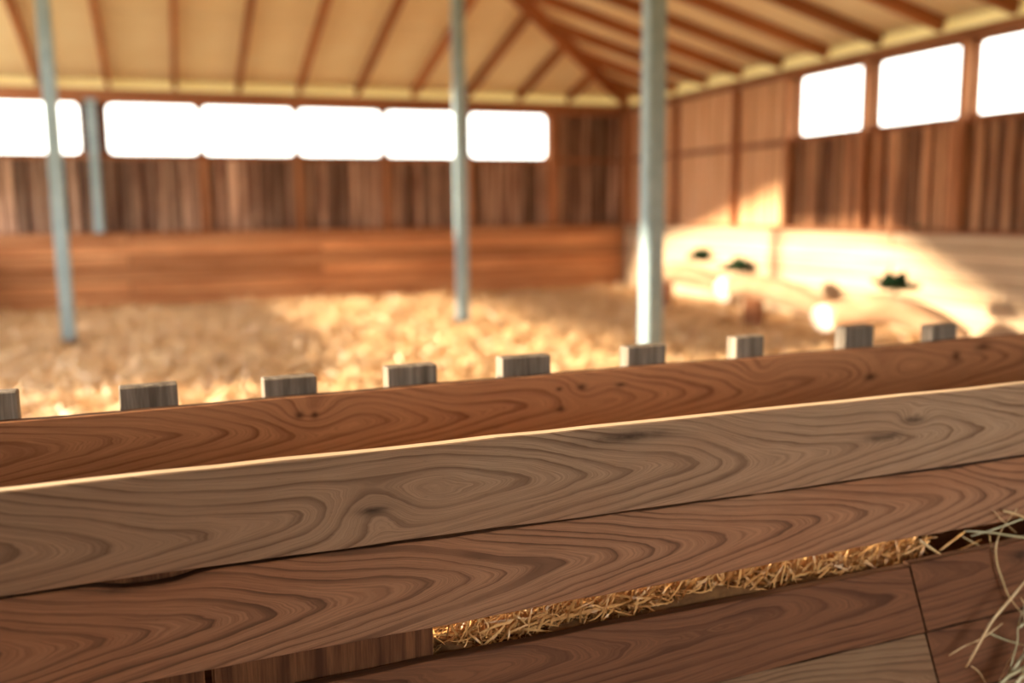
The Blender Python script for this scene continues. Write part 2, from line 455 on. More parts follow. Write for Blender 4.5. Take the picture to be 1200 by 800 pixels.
for i in range(6):
    for (ya, yb) in ((YF, 6.0 + (i % 2)*3.4), (6.01 + (i % 2)*3.4, YB-0.26)):
        off = [0.0, 0.016, 0.004, 0.012, 0.008, 0.0][i]
        box_obj('kickboard', XR-0.16-off, XR-0.10-off, ya, yb-0.006, zs[i]+0.01, zs[i+1]-0.002, MAT['kick_y'], wall_right, 0.008)
box_obj('cap_rail', XR-0.20, XR+0.04, YF, YB-0.21, 1.24, KICK+0.02, MAT['beam_y'], wall_right, 0.006)
rn = ['white window of the right wall beyond the frame edge', 'white window of the right wall past the frame edge', 'rightmost white window in view on the right wall', 'large middle window of the right wall', 'first window of the right wall, next to the pale planks']
for (ya, yb), l in zip(right_windows, rn): window(XR+0.07, (ya+yb)/2, yb-ya, math.pi/2, l, 0.05, WT)

# ------------------------------------------------------------------ unseen sides, shaped for the daylight: open left end, front wall with a wide doorway
def slope_at(y): return EAVE + PITCH*min(YB-y, y-YF)
def poly_wall(name, pts, holes_strip, mat, axis, pos, th, label):
    """wall in the plane axis = pos from convex pieces of (u, z) points"""
    bm = bmesh.new()
    for piece in pts:
        lo = []; hi = []
        for (u, z) in piece:
            lo.append(bm.verts.new((pos, u, z) if axis == 'x' else (u, pos, z)))
            hi.append(bm.verts.new((pos+th, u, z) if axis == 'x' else (u, pos+th, z)))
        bm.faces.new(lo); bm.faces.new(hi[::-1]); nn = len(piece)
        for i in range(nn): bm.faces.new((lo[i], lo[(i+1) % nn], hi[(i+1) % nn], hi[i]))
    o = mesh_obj(name, bm, mat); return tag(o, label, 'wall', kind='structure')
poly_wall('wall_left_unseen', [
    [(9.0, -0.1), (YB, -0.1), (YB, KICK), (9.0, KICK)],                        # added low kick wall, keeps the far floor shaded
    [(8.6, 2.1), (YB, 2.1), (YB, 3.0), (8.6, 3.0)],                            # added wide board, shades the floor in front of the logs
    [(YF, 2.5), (6.1, 2.5), (6.1, slope_at(6.1)), (YF, EAVE)],                 # boarded gable, lower edge shaped to slant the sunlight
    [(6.1, 2.5), (YR, 3.01), (YR, ZR), (6.1, slope_at(6.1))],
    [(YR, 3.01), (10.3, 4.34), (10.3, slope_at(10.3)), (YR, ZR)],
    [(10.3, 4.34), (12.3, 4.34), (12.3, slope_at(12.3)), (10.3, slope_at(10.3))],
    [(YF, -0.1), (1.55, -0.1), (1.55, 2.5), (YF, 2.5)],  # added panel, holds sky light off the near boards
], None, MAT['sheathing'], 'x', XL-0.08, 0.08, 'unseen boarded gable, shaped to cut the sunlight at the open left end')
poly_wall('wall_front_unseen', [  # doorway invented to send sky light onto the feeder boards
    [(XL, -0.1), (1.1, -0.1), (1.1, EAVE), (XL, EAVE)],
    [(4.2, -0.1), (XR+0.1, -0.1), (XR+0.1, EAVE), (4.2, EAVE)],
    [(1.1, 2.7), (4.2, 2.7), (4.2, EAVE), (1.1, EAVE)],
], None, MAT['sheathing'], 'y', YF-0.08, 0.08, 'unseen front wall with a doorway placed to light the feeder')

# ------------------------------------------------------------------ roof: deck, ceiling boards, rafters, plates, eave sheets
hipx = XR - (YB - YR)
OV = 0.12
def deck_pt(x, y, z): return (x, y, z)
e = EAVE - PITCH*OV
A_, B_ = (XL-OV, YB+OV, e), (XR+OV, YB+OV, e)
C_, D_ = (XR+OV, YF-OV, e), (XL-OV, YF-OV, e)
R1, R2 = (XL-OV, YR, ZR), (hipx, YR, ZR)
th = 0.07
verts = [A_, B_, C_, D_, R1, R2]
verts += [(p[0], p[1], p[2]+th) for p in verts]
faces = [(0,4,5,1), (1,5,2), (2,5,4,3)]
faces += [tuple(i+6 for i in f[::-1]) for f in faces] + [(0,1,7,6), (1,2,8,7), (2,3,9,8), (3,4,10,9), (4,0,6,10)]
ceiling = raw_obj('ceiling', verts, faces, MAT['roof'])
tag(ceiling, 'cream boarded hip ceiling with brown rafters', 'ceiling', kind='structure')
RH, RW = 0.17, 0.075
def sloped_box(name, p0, p1, w, h, mat, side):
    """bar whose top edge runs p0 to p1"""
    p0, p1 = Vector(p0), Vector(p1)
    d = p1-p0; L = d.length
    xa = d.normalized(); ya = Vector(side).normalized(); za = xa.cross(ya)
    if za.z < 0: ya = -ya; za = -za
    bm = bmesh.new(); box(bm, -L/2, L/2, -w/2, w/2, -h, 0)
    o = mesh_obj(name, bm, mat, ceiling)
    m4 = Matrix((xa, ya, za)).transposed().to_4x4(); m4.translation = (p0+p1)/2
    o.matrix_local = m4
    return o
def slope_z(dist): return EAVE + PITCH*dist
def slab(name, pts, t, mat):
    n_ = len(pts)
    cx = [sum(p[i] for p in pts)/n_ for i in range(3)]
    v = [tuple(p[i]-cx[i] for i in range(3)) for p in pts]
    v += [(p[0], p[1], p[2]-t) for p in v]
    f = [tuple(range(n_)), tuple(range(2*n_-1, n_-1, -1))] + [(i, i+n_, (i+1) % n_+n_, (i+1) % n_) for i in range(n_)]
    return raw_obj(name, v, f, mat, ceiling, cx)
ZP = -0.012
# back slope
bx = [-5.90 + 1.03*i for i in range(15)]
bx = [x for x in bx if XL+0.1 < x < XR-0.3]
SEAMS = [0.0, 2.35, 4.7, 7.05, 9.7]
def run_at(x): return min(YB-YR, XR-x)
prev = XL
for i, x in enumerate(bx + [XR]):
    if i < len(bx):
        r = run_at(x)
        if r > 0.3: sloped_box('rafter', (x, YB, slope_z(0)-0.02), (x, YB-r+0.03, slope_z(r)-0.02), RW, RH, MAT['rafter'], (1,0,0))
    xa, xb = prev+0.006, x-0.006
    ra, rb = run_at(xa)-0.05, run_at(xb)-0.05
    for s0, s1 in zip(SEAMS[:-1], SEAMS[1:]):
        s1 -= 0.03
        pts = []
        if ra <= s0: continue
        if rb >= s1: pl = [(xa, s0), (xb, s0), (xb, s1), (xa, s1)]
        elif rb > s0 and ra >= s1: pl = [(xa, s0), (xb, s0), (xb, rb), (xa+(ra-s1) if ra-s1 < xb-xa else xb, s1), (xa, s1)]
        elif rb > s0: pl = [(xa, s0), (xb, s0), (xb, rb), (xa, ra)]
        else: pl = [(xa, s0), (xa+ra-s0, s0), (xa, ra)] if ra < s1 else [(xa, s0), (xa+ra-s0, s0), (xa+ra-s1, s1), (xa, s1)]
        slab('ceiling_panel', [(px, YB-s, slope_z(s)+ZP) for px, s in pl], 0.012, MAT['panel'])
    prev = x
# right slope
ry = [8.90 + 1.03*i for i in range(-10, 8)]
ry = [y for y in ry if YF+0.3 < y < YB-0.3]
def rrun(y): return min(YB-y, y-YF)
prev = YF
for i, y in enumerate(ry + [YB]):
    if i < len(ry):
        r = rrun(y)
        if r > 0.3: sloped_box('rafter', (XR, y, slope_z(0)-0.02), (XR-r+0.03, y, slope_z(r)-0.02), RW, RH, MAT['rafter'], (0,1,0))
    ya, yb = prev+0.006, y-0.006
    ra, rb = rrun(ya)-0.05, rrun(yb)-0.05
    pl = [(ya, 0), (yb, 0)] + ([(yb, rb)] if rb > 0.02 else []) + ([(YR, YB-YR-0.05)] if ya < YR < yb else []) + ([(ya, ra)] if ra > 0.02 else [])
    if len(pl) >= 3: slab('ceiling_panel', [(XR-s, py, slope_z(s)+ZP) for py, s in pl], 0.012, MAT['panel'])
    prev = y
# front slope behind the viewer: one board per bay
prev = XL
for i, x in enumerate(bx + [XR]):
    r = run_at(x)
    if i < len(bx) and r > 0.3: sloped_box('rafter', (x, YF, slope_z(0)-0.02), (x, YF+r-0.03, slope_z(r)-0.02), RW, RH, MAT['rafter'], (1,0,0))
    xa, xb = prev+0.006, x-0.006
    ra, rb = run_at(xa)-0.05, run_at(xb)-0.05
    pl = [(xa, 0), (xb, 0)] + ([(xb, rb)] if rb > 0.02 else []) + [(xa, ra)]
    slab('ceiling_panel', [(px, YF+s, slope_z(s)+ZP) for px, s in pl], 0.012, MAT['panel'])
    prev = x
# hip rafters and ridge beam
sloped_box('hip_rafter', (XR, YB, slope_z(0)-0.02), (hipx, YR, ZR-0.02), 0.10, 0.24, MAT['rafter'], (1,-1,0))
sloped_box('hip_rafter', (XR, YF, slope_z(0)-0.02), (hipx, YR, ZR-0.02), 0.10, 0.24, MAT['rafter'], (1,1,0))
sloped_box('ridge_beam', (XL, YR, ZR-0.02), (hipx, YR, ZR-0.02), 0.12, 0.26, MAT['rafter'], (0,1,0))
# wall plates
t = box_obj('trim_1', XL, XR+0.04, YB-0.12, YB+0.04, WTB-0.005, EAVE-0.20, MAT['beam'], None, 0.008); tag(t, 'orange wooden wall plate above the back windows', 'beam', kind='structure')
t = box_obj('trim_2', XR-0.12, XR+0.04, YF, YB-0.13, WT+0.02, EAVE-0.22, MAT['beam_y'], None, 0.008); tag(t, 'orange wooden wall plate above the right wall windows', 'beam', kind='structure')
# translucent eave sheets between the rafter feet
prev = XL
for x in bx + [XR+0.1]:
    box_obj('eave_sheet', prev+0.003, x-0.003, YB+0.055, YB+0.075, EAVE-0.25, EAVE+0.02, MAT['eave'], ceiling); prev = x
prev = YF
for y in ry + [YB+0.08]:
    box_obj('eave_sheet', XR+0.055, XR+0.075, prev+0.003, y-0.003, EAVE-0.25, EAVE+0.02, MAT['eave'], ceiling); prev = y

# ------------------------------------------------------------------ steel posts
def steel_post(x, y, ztop, label, w=0.15, z0=0.0):
    e = empty('steel_post', (x, y, z0)); tag(e, label, 'post', 'steel roof posts')
    bm = bmesh.new(); h = ztop - z0                    # square hollow section
    box(bm, -w/2, w/2, -w/2, w/2, 0, h)
    bmesh.ops.bevel(bm, geom=[q for q in bm.edges if abs(q.verts[0].co.z-q.verts[1].co.z) > 0.5], offset=0.012, segments=2, affect='EDGES')
    mesh_obj('shaft', bm, MAT['steel'], e)
    if z0 == 0:
        bm = bmesh.new(); box(bm, -w*0.62, w*0.62, -w*0.62, w*0.62, -0.05, 0.09); mesh_obj('base_plate', bm, MAT['rust'], e)
    bm = bmesh.new(); box(bm, -w*0.7, w*0.7, -w*0.7, w*0.7, h, h+0.02); mesh_obj('cap_plate', bm, MAT['steel'], e)
    return e
def under(x, y): return EAVE + PITCH*min(YB-y, XR-x) - 0.32
steel_post(-1.17, 12.25, under(-1.17, 12.25), 'leftmost blue-grey steel post, standing free on the straw floor')
steel_post(3.76, 12.1, under(3.76, 12.1), 'pale blue-grey steel post in the middle of the barn')
steel_post(4.03, 7.3, under(4.03, 7.3), 'thick nearest steel post right of the middle, base hidden by the feeder', 0.165)
steel_post(-1.02, YB-0.1-0.16, WTB, 'short steel post standing against the back wall between two windows', 0.13, KICK)

# ------------------------------------------------------------------ bowed logs with green sprigs along the right wall
def bowed_log(pts, radii, label, tail_r):
    """pts in metres along the axis; a round trunk with a skewed white sawn face at the first point"""
    P_ = [Vector(p) for p in pts]
    # resample with Catmull-Rom
    path = []; rad = []
    for i in range(len(P_)-1):
        p0, p1, p2, p3 = P_[max(i-1, 0)], P_[i], P_[i+1], P_[min(i+2, len(P_)-1)]
        for k in range(5):
            t = k/5
            path.append(0.5*((2*p1) + (p2-p0)*t + (2*p0-5*p1+4*p2-p3)*t*t + (3*p1-p0-3*p2+p3)*t**3))
            rad.append(radii[i]*(1-t)+radii[i+1]*t)
    path.append(P_[-1]); rad.append(radii[-1])
    base = Vector((path[0].x, path[0].y, 0))
    e = empty('bowed_log', base); tag(e, label, 'log', 'bowed logs along the right wall')
    N = 18
    bm = bmesh.new(); rings = []
    for i, c_ in enumerate(path):
        tg = (path[min(i+1, len(path)-1)] - path[max(i-1, 0)]).normalized()
        if i == 0:
            # sawn at a slant, looking a little towards the open side
            tg = (tg*0.25 + Vector((0.75, 0.62, 0.03))*0.75).normalized()
        s_ = tg.cross(Vector((0,0,1))).normalized(); u_ = s_.cross(tg)
        ring = []
        for k in range(N):
            a_ = 2*math.pi*k/N
            rr_ = rad[i]*(1+0.04*math.sin(3*a_+i*0.5)+0.03*math.sin(5*a_-i*0.8))
            ring.append(bm.verts.new(c_-base + s_*math.cos(a_)*rr_ + u_*math.sin(a_)*rr_))
        rings.append(ring)
    for i in range(len(rings)-1):
        for k in range(N): bm.faces.new((rings[i][k], rings[i][(k+1) % N], rings[i+1][(k+1) % N], rings[i+1][k]))
    bm.faces.new(rings[-1])
    first = [v.co.copy() for v in rings[0]]
    bm.faces.new(rings[0][::-1])
    trunk = mesh_obj('trunk', bm, MAT['log'], e, smooth=True)
    bm = bmesh.new()                                    # the sawn face, a thin disc standing just proud
    c0 = sum(first, Vector())/N
    nrm = ((first[0]-c0).cross(first[5]-c0)).normalized()
    if nrm.dot(path[1]-path[0]) > 0: nrm = -nrm
    va = [bm.verts.new(c0+(p-c0)*0.97) for p in first]; vb = [bm.verts.new(c0+(p-c0)*0.95+nrm*0.012) for p in first]
    bm.faces.new(vb); bm.faces.new(va[::-1])
    for k in range(N): bm.faces.new((va[k], va[(k+1) % N], vb[(k+1) % N], vb[k]))
    tag(mesh_obj('sawn_end', bm, MAT['log_end'], e), 'white sawn end')
    ci = 5                                               # a dark wooden chock holds the sawn end up
    p = path[ci]-base; zt = max(0.06, p.z-rad[ci]*0.86)
    d_ = (path[ci+1]-path[ci-1]); ang = math.atan2(d_.y, d_.x)
    bm = bmesh.new(); box(bm, -0.11, 0.11, -0.16, 0.16, -0.04, zt)
    bmesh.ops.bevel(bm, geom=bm.edges[:], offset=0.012, segments=1, affect='EDGES')
    mesh_obj('chock', bm, MAT['beam'], e, (p.x, p.y, 0), (0, 0, ang))
    return path, rad

def sprig(center, spread, label, nleaf=90):
    e = empty('leafy_sprig', (center.x, center.y, center.z)); tag(e, label, 'plant', 'green sprigs by the right wall')
    r_ = random.Random(int(center.x*100+center.y*31))
    vsx, fsx = [], []; vst, fst = [], []
    for i in range(nleaf):
        a_ = r_.uniform(0, 6.283); el = r_.uniform(0.15, 1.3); L = spread*r_.uniform(0.35, 1.0)
        d_ = Vector((math.cos(a_)*math.cos(el), math.sin(a_)*math.cos(el), math.sin(el)*0.75))
        s_ = d_.cross(Vector((r_.uniform(-.4,.4), r_.uniform(-.4,.4), 1))).normalized()
        tip = d_*L; mid = d_*(L*0.62)+Vector((0,0,0.015)); w = spread*r_.uniform(0.16, 0.28); b0 = d_*(L*0.3)
        q = len(vsx); vsx += [tuple(b0), tuple(mid-s_*w), tuple(tip), tuple(mid+s_*w)]; fsx += [(q, q+1, q+2), (q, q+2, q+3)]
        if i % 6 == 0:
            q = len(vst); s2 = s_*0.006
            vst += [tuple(-s2-Vector((0,0,0.02))), tuple(s2-Vector((0,0,0.02))), tuple(mid+s2), tuple(mid-s2)]; fst.append((q, q+1, q+2, q+3))
    tag(raw_obj('foliage', vsx, fsx, MAT['leaf'], e), kind='stuff')
    raw_obj('stems', vst, fst, MAT['leaf'], e)

def px_path(cols, p0, p1):
    """pixels to points standing in the upright plane through two floor points"""
    out = []
    nx, ny = (p1[1]-p0[1]), -(p1[0]-p0[0])
    for px, py in cols:
        r = ray(px, py); t = (nx*p0[0]+ny*p0[1])/(nx*r[0]+ny*r[1])
        out.append((r[0]*t, r[1]*t, CAM_H+r[2]*t))
    return out
LOGS = [
    ([(757, 323), (778, 321), (805, 321), (832, 329), (856, 343)], (7.15, 13.13), (8.15, 12.13), (0.13, 0.15, 0.15, 0.14, 0.13), 'farthest bowed pale log, partly behind the nearest steel post', (822, 309)),
    ([(850, 339), (884, 336), (928, 347), (970, 367), (1004, 388)], (7.02, 10.72), (8.02, 9.62), (0.17, 0.17, 0.17, 0.17, 0.16), 'long bowed pale log with white sawn end in the middle of the row', (866, 323)),
    ([(966, 372), (1004, 366), (1046, 362), (1086, 376), (1126, 401)], (6.59, 8.12), (7.59, 7.52), (0.15, 0.16, 0.16, 0.16, 0.15), 'nearest bowed pale log, white sawn end just above the feeder slats', (1048, 345)),
]
SPR = ['dark green sprig on the farthest log', 'dark green sprig behind the white end of the middle log', 'dark green sprig on top of the nearest log']
for (cols, p0, p1, rad, lab, sp), sl in zip(LOGS, SPR):
    pts = px_path(cols, p0, p1)
    print('LOG', [tuple(round(v, 2) for v in p) for p in pts])
    bowed_log(pts, rad, lab, 0.1)
    c_ = px_path([sp], p0, p1)[0]
    sprig(Vector(c_)+Vector((0, 0, 0.035)), 0.34, sl)
sprig(Vector((8.70, 9.05, 1.30)), 0.08, 'tiny green sprig on the cap rail of the right wall', 30)

# ------------------------------------------------------------------ hay feeder: near board wall, far board, slats, uprights
NEAR0, NEARS = 1.794, 0.0195
FAR0, FARS = 2.421, 0.034
feeder = empty('hay_feeder', (1.2, NEAR0+NEARS*1.2, 0)); tag(feeder, 'long wooden hay feeder of weathered boards in the foreground', 'feeder')
FX, FY = 1.2, NEAR0+NEARS*1.2
na, fa = math.atan(NEARS), math.atan(FARS)
def board(name, xa, xb, zprof_top, zprof_bot, th, mat, y0, ang, cutl=0.0, cutr=0.0, edge_mat=None, nseg=60, rough_amp=0.0012, label=None):
    """sawn board along the feeder; edges wander slightly; origin at its own centre; front face faces the viewer"""
    cx = (xa+xb)/2; cz = (zprof_top(cx)+zprof_bot(cx))/2
    bm = bmesh.new(); rows = []
    r_ = random.Random(hash(round(xa*100+cz*1000)) & 0xffff)
    wob = [0.0]*(nseg+1); wob2 = [0.0]*(nseg+1)
    for i in range(1, nseg+1):
        wob[i] = wob[i-1]*0.8 + r_.gauss(0, rough_amp); wob2[i] = wob2[i-1]*0.8 + r_.gauss(0, rough_amp)
    ch = 0.0025
    for i in range(nseg+1):
        t = i/nseg; x_ = xa+(xb-xa)*t
        zt, zb = zprof_top(x_)+wob[i], zprof_bot(x_)+wob2[i]
        sk = cutl*(1-t) + cutr*t          # ends may be cut on a slant: x shift from top to bottom
        prof = [(0, zb+ch, 1), (0, zt-ch, 0), (ch, zt, 0), (th-ch, zt, 0), (th, zt-ch, 0), (th, zb+ch, 1), (th-ch, zb, 1), (ch, zb, 1)]
        rows.append([bm.verts.new((x_-cx+sk*q, y_, z_-cz)) for y_, z_, q in prof])
    for i in range(nseg):
        for k in range(8):
            f = bm.faces.new((rows[i][k], rows[i+1][k], rows[i+1][(k+1) % 8], rows[i][(k+1) % 8]))
            if edge_mat and k in (2, 6): f.material_index = 1
    f1 = bm.faces.new(rows[0]); f2 = bm.faces.new(rows[-1][::-1])
    if edge_mat: f1.material_index = f2.material_index = 1
    y_at = y0 + math.tan(ang)*cx
    o = mesh_obj(name, bm, [mat]+([edge_mat] if edge_mat else []), feeder, (cx-FX, y_at-FY, cz), (0, 0, ang))
    if label: o['label'] = label
    return o
def lin(z0, s=0.0): return lambda x: z0+s*x
def sag(z0, s, a, f, p): return lambda x: z0+s*x+a*math.sin(f*x+p)
X0, X1 = -2.2, 4.6
cxb = (X0+X1)/2          # board centre: material coordinates are x - cxb, z - board centre
def kx(x, y=None): return x - cxb
GREY = ((0.37, 0.255, 0.172), (0.135, 0.076, 0.045), (0.33, 0.165, 0.092))
BRN = ((0.36, 0.20, 0.120), (0.085, 0.038, 0.020), (0.34, 0.142, 0.068))
m1 = figured_wood('figured_grey_brown_board', *GREY, zc=-0.01, d=0.034, spacing=0.0205, slope=0.125, seed=3.3, redx=kx(0.25),
                  knots=[(kx(0.36), -0.02, 0.05, 0.05), (kx(1.78), 0.035, 0.03, 0.03)], stains=[(kx(0.36), -0.02, 0.035, 0.010), (kx(0.95), 0.075, 0.10, 0.013), (kx(1.78), 0.035, 0.035, 0.010), (kx(1.68), 0.0, 0.06, 0.012)], wob=0.022)
m2 = figured_wood('figured_brown_board', *BRN, zc=0.000, d=0.030, spacing=0.0195, slope=0.165, seed=8.1, redx=kx(0.45),
                  knots=[(kx(-1.2), 0.0, 0.06, 0.05)], stains=[(kx(-0.08), 0.09, 0.10, 0.010)], wob=0.018, patch=0.6)
m3 = figured_wood('dark_brown_board', (0.17, 0.075, 0.038), (0.060, 0.023, 0.011), (0.21, 0.095, 0.048), zc=0.05, d=0.05, spacing=0.02, slope=0.06, seed=5.7,
                  stains=[(-1.0, 0.05, 0.05, 0.02), (0.3, 0.07, 0.06, 0.02)], wob=0.03)
m4 = figured_wood('grey_brown_low_board', (0.23, 0.15, 0.09), (0.09, 0.05, 0.028), (0.20, 0.095, 0.05), zc=-0.02, d=0.03, spacing=0.017, slope=0.12, seed=1.9)
m5 = figured_wood('orange_knotty_board', (0.66, 0.33, 0.16), (0.24, 0.09, 0.04), (0.54, 0.24, 0.11), zc=0.02, d=0.03, spacing=0.019, slope=0.13, seed=6.4,
                  knots=[(kx(0.33), 0.055, 0.045, 0.045), (kx(1.13), 0.05, 0.03, 0.04), (kx(2.27), 0.03, 0.04, 0.05), (kx(1.78), 0.06, 0.03, 0.04)],
                  stains=[(kx(0.30), 0.055, 0.012, 0.010), (kx(0.34), 0.052, 0.01, 0.010), (kx(1.13), 0.062, 0.016, 0.010), (kx(1.26), 0.058, 0.018, 0.007), (kx(1.055), 0.062, 0.010, 0.006), (kx(1.06), 0.0, 0.014, 0.008),
                          (kx(2.23), 0.005, 0.03, 0.012), (kx(2.62), 0.05, 0.02, 0.02), (kx(2.75), 0.075, 0.04, 0.015)], wob=0.02)
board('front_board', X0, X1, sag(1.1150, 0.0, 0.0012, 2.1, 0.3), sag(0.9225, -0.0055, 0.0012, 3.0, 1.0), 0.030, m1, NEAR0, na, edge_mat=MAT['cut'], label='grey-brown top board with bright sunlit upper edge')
def b2top(x):
    z = 0.9165-0.0058*x+0.0015*math.sin(9*x)*math.sin(4*x)+0.0012*math.sin(3.0*x+1.0)
    z -= 0.015*max(0, 1-((x+0.07)/0.10)**2) if abs(x+0.07) < 0.10 else 0      # a bite split out of the edge
    return z
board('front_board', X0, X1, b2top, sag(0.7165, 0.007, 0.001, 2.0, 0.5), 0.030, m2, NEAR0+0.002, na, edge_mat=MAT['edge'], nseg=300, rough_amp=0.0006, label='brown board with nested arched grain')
SEAM_T, SEAM_S = 1.792, 0.070
board('front_board', X0, SEAM_T-0.003, lin(0.6400, 0.0095), lin(0.437, 0.0105), 0.030, m3, NEAR0, na, cutr=SEAM_S, edge_mat=MAT['edge'], label='dark brown lower board left of the joint')
board('front_board', SEAM_T+0.003, X1, lin(0.6400, 0.0095), lin(0.437, 0.0105), 0.030, m3, NEAR0+0.001, na, cutl=SEAM_S, edge_mat=MAT['edge'], label='short dark brown lower board right of the joint')
board('front_board', X0, SEAM_T+SEAM_S-0.003, lin(0.432, 0.0105), lin(0.235, 0.01), 0.030, m4, NEAR0+0.001, na, cutr=SEAM_S, edge_mat=MAT['edge'])
board('front_board', SEAM_T+SEAM_S+0.004, X1, lin(0.432, 0.0105), lin(0.235, 0.01), 0.030, m3, NEAR0+0.002, na, cutl=SEAM_S, edge_mat=MAT['edge'])
board('front_board', X0, X1, lin(0.228, 0.01), lin(0.04, 0.01), 0.030, m4, NEAR0, na, edge_mat=MAT['edge'])
board('rear_board', X0, X1, sag(1.1140, 0.0022, 0.0015, 2.2, 0.0), lin(0.905, 0.0), 0.030, m5, FAR0, fa, edge_mat=MAT['edge'], label='orange-brown knotty rear board')
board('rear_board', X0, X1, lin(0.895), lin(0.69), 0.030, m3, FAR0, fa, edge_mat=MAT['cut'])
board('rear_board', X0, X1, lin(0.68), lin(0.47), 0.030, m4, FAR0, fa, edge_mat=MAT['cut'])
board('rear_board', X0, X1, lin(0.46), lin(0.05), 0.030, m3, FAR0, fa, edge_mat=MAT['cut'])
# rear slats poking over the rear board
slat_x = [(-0.505, 1.180), (-0.063, 1.169), (0.283, 1.163), (0.621, 1.169), (0.963, 1.171), (1.367, 1.176), (1.753, 1.181), (2.201, 1.188), (2.592, 1.171), (3.45, 1.175), (3.9, 1.18), (-0.90, 1.175), (-1.30, 1.18), (-1.70, 1.17)]
slat_w = [0.30, 0.137, 0.139, 0.143, 0.155, 0.137, 0.110, 0.128, 0.122, 0.13, 0.13, 0.13, 0.13, 0.13]
for (xs, zt), w in zip(slat_x, slat_w):
    y_ = FAR0+FARS*xs+0.031
    o = box_obj('slat', xs-w/2-FX, xs+w/2-FX, y_-FY, y_+0.052-FY, 0.0, zt, MAT['slat'], feeder, 0.003)
    o.rotation_euler = (0, rng.uniform(-0.006, 0.006), fa)
# uprights behind the front boards and the feeder's cross members
for (xa, xb) in ((0.035, 0.49), (-0.42, 0.02), (3.4, 3.8), (-2.1, -1.7)):
    y_ = NEAR0+NEARS*(xa+xb)/2+0.034
    box_obj('upright', xa-FX, xb-FX, y_-FY, y_+0.05-FY, 0.0, 1.06, MAT['upright'], feeder, 0.004)
box_obj('bottom_board', X0-FX, X1-FX, 0.06, 0.56, 0.10, 0.13, m4, feeder)
for xe in (X0+0.02, X1-0.05):
    box_obj('end_board', xe-FX, xe+0.03-FX, NEAR0+NEARS*xe+0.034-FY, FAR0+FARS*xe-0.004-FY, 0.14, 1.05, m4, feeder)

# ------------------------------------------------------------------ hay inside the feeder
def near_y(x): return NEAR0+NEARS*x
def hay_h(x, y):
    t = np.clip((y-(near_y(x)+0.05))/0.5, 0, 1)
    h = 0.665 + 0.05*t + 0.012*np.sin(7*x+3*y) + 0.01*np.sin(17*x)
    h = h - 0.42*np.clip((x-1.72)/0.25, 0, 1)
    return h
hx = np.linspace(0.1, 3.3, 90); hy = np.linspace(0, 1, 14)
HV, HF = [], []
for q in hy:
    for x_ in hx:
        ya = near_y(x_)+(0.036 if x_ > 0.5 else 0.09); yb = FAR0+FARS*x_-0.006; y_ = ya+(yb-ya)*q
        HV.append((x_, y_, float(hay_h(x_, y_))-0.02))
for j in range(13):
    for i in range(89): HF.append((j*90+i, j*90+i+1, (j+1)*90+i+1, (j+1)*90+i))
base_n = len(HV)
for x_ in hx: HV.append((x_, near_y(x_)+(0.036 if x_ > 0.5 else 0.09), 0.15))
for i in range(89): HF.append((base_n+i, base_n+i+1, i+1, i))
hay = empty('hay', (1.5, 2.1, 0.5)); tag(hay, 'golden-brown hay packed inside the feeder behind the gap', 'hay', kind='stuff')
def at_parent(o, par): o.parent = par; o.location = tuple(-c for c in par.location); return o
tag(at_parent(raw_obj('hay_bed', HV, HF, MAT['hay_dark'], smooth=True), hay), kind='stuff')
n = 5200
x_ = nrng.uniform(0.52, 3.2, n); q = nrng.uniform(0, 1, n)**1.7
y_ = near_y(x_)+0.055 + q*0.44
P = np.stack([x_, y_, hay_h(x_, y_) - 0.01 + nrng.uniform(-0.02, 0.02, n)], 1)
a = nrng.uniform(0, 2*np.pi, n)
D = np.stack([np.cos(a), 0.45*np.sin(a), nrng.normal(0, 0.30, n)], 1)
L = nrng.uniform(0.08, 0.20, n)
ends_y = P[:, 1] + D[:, 1]*L
ok = (ends_y > near_y(P[:, 0])+0.045) & (ends_y < FAR0+FARS*P[:, 0]-0.02)
P, D, L = P[ok], D[ok], L[ok]
n = 1500                                        # stalks pressed against the gap
x_ = nrng.uniform(0.5, 1.85, n)
P2 = np.stack([x_, near_y(x_)+nrng.uniform(0.050, 0.10, n), nrng.uniform(0.56, 0.69, n)], 1)
a = nrng.normal(0.5, 0.9, n)
D2 = np.stack([np.cos(a), 0.10*np.sin(3*a), np.sin(a)*0.8], 1)
P = np.concatenate([P, P2]); D = np.concatenate([D, D2]); L = np.concatenate([L, nrng.uniform(0.06, 0.14, n)]); n = len(P)
def inside(V):
    x_ = V[..., 0]; V[..., 1] = np.clip(V[..., 1], NEAR0+NEARS*x_+0.038, FAR0+FARS*x_-0.006)
h = ribbons('hay_strands', P, D, L, nrng.uniform(0.0013, 0.0030, n), nrng.normal(0, 0.022, n), 0.5, MAT['hay'], 6, None, inside)
tag(at_parent(h, hay), kind='stuff')

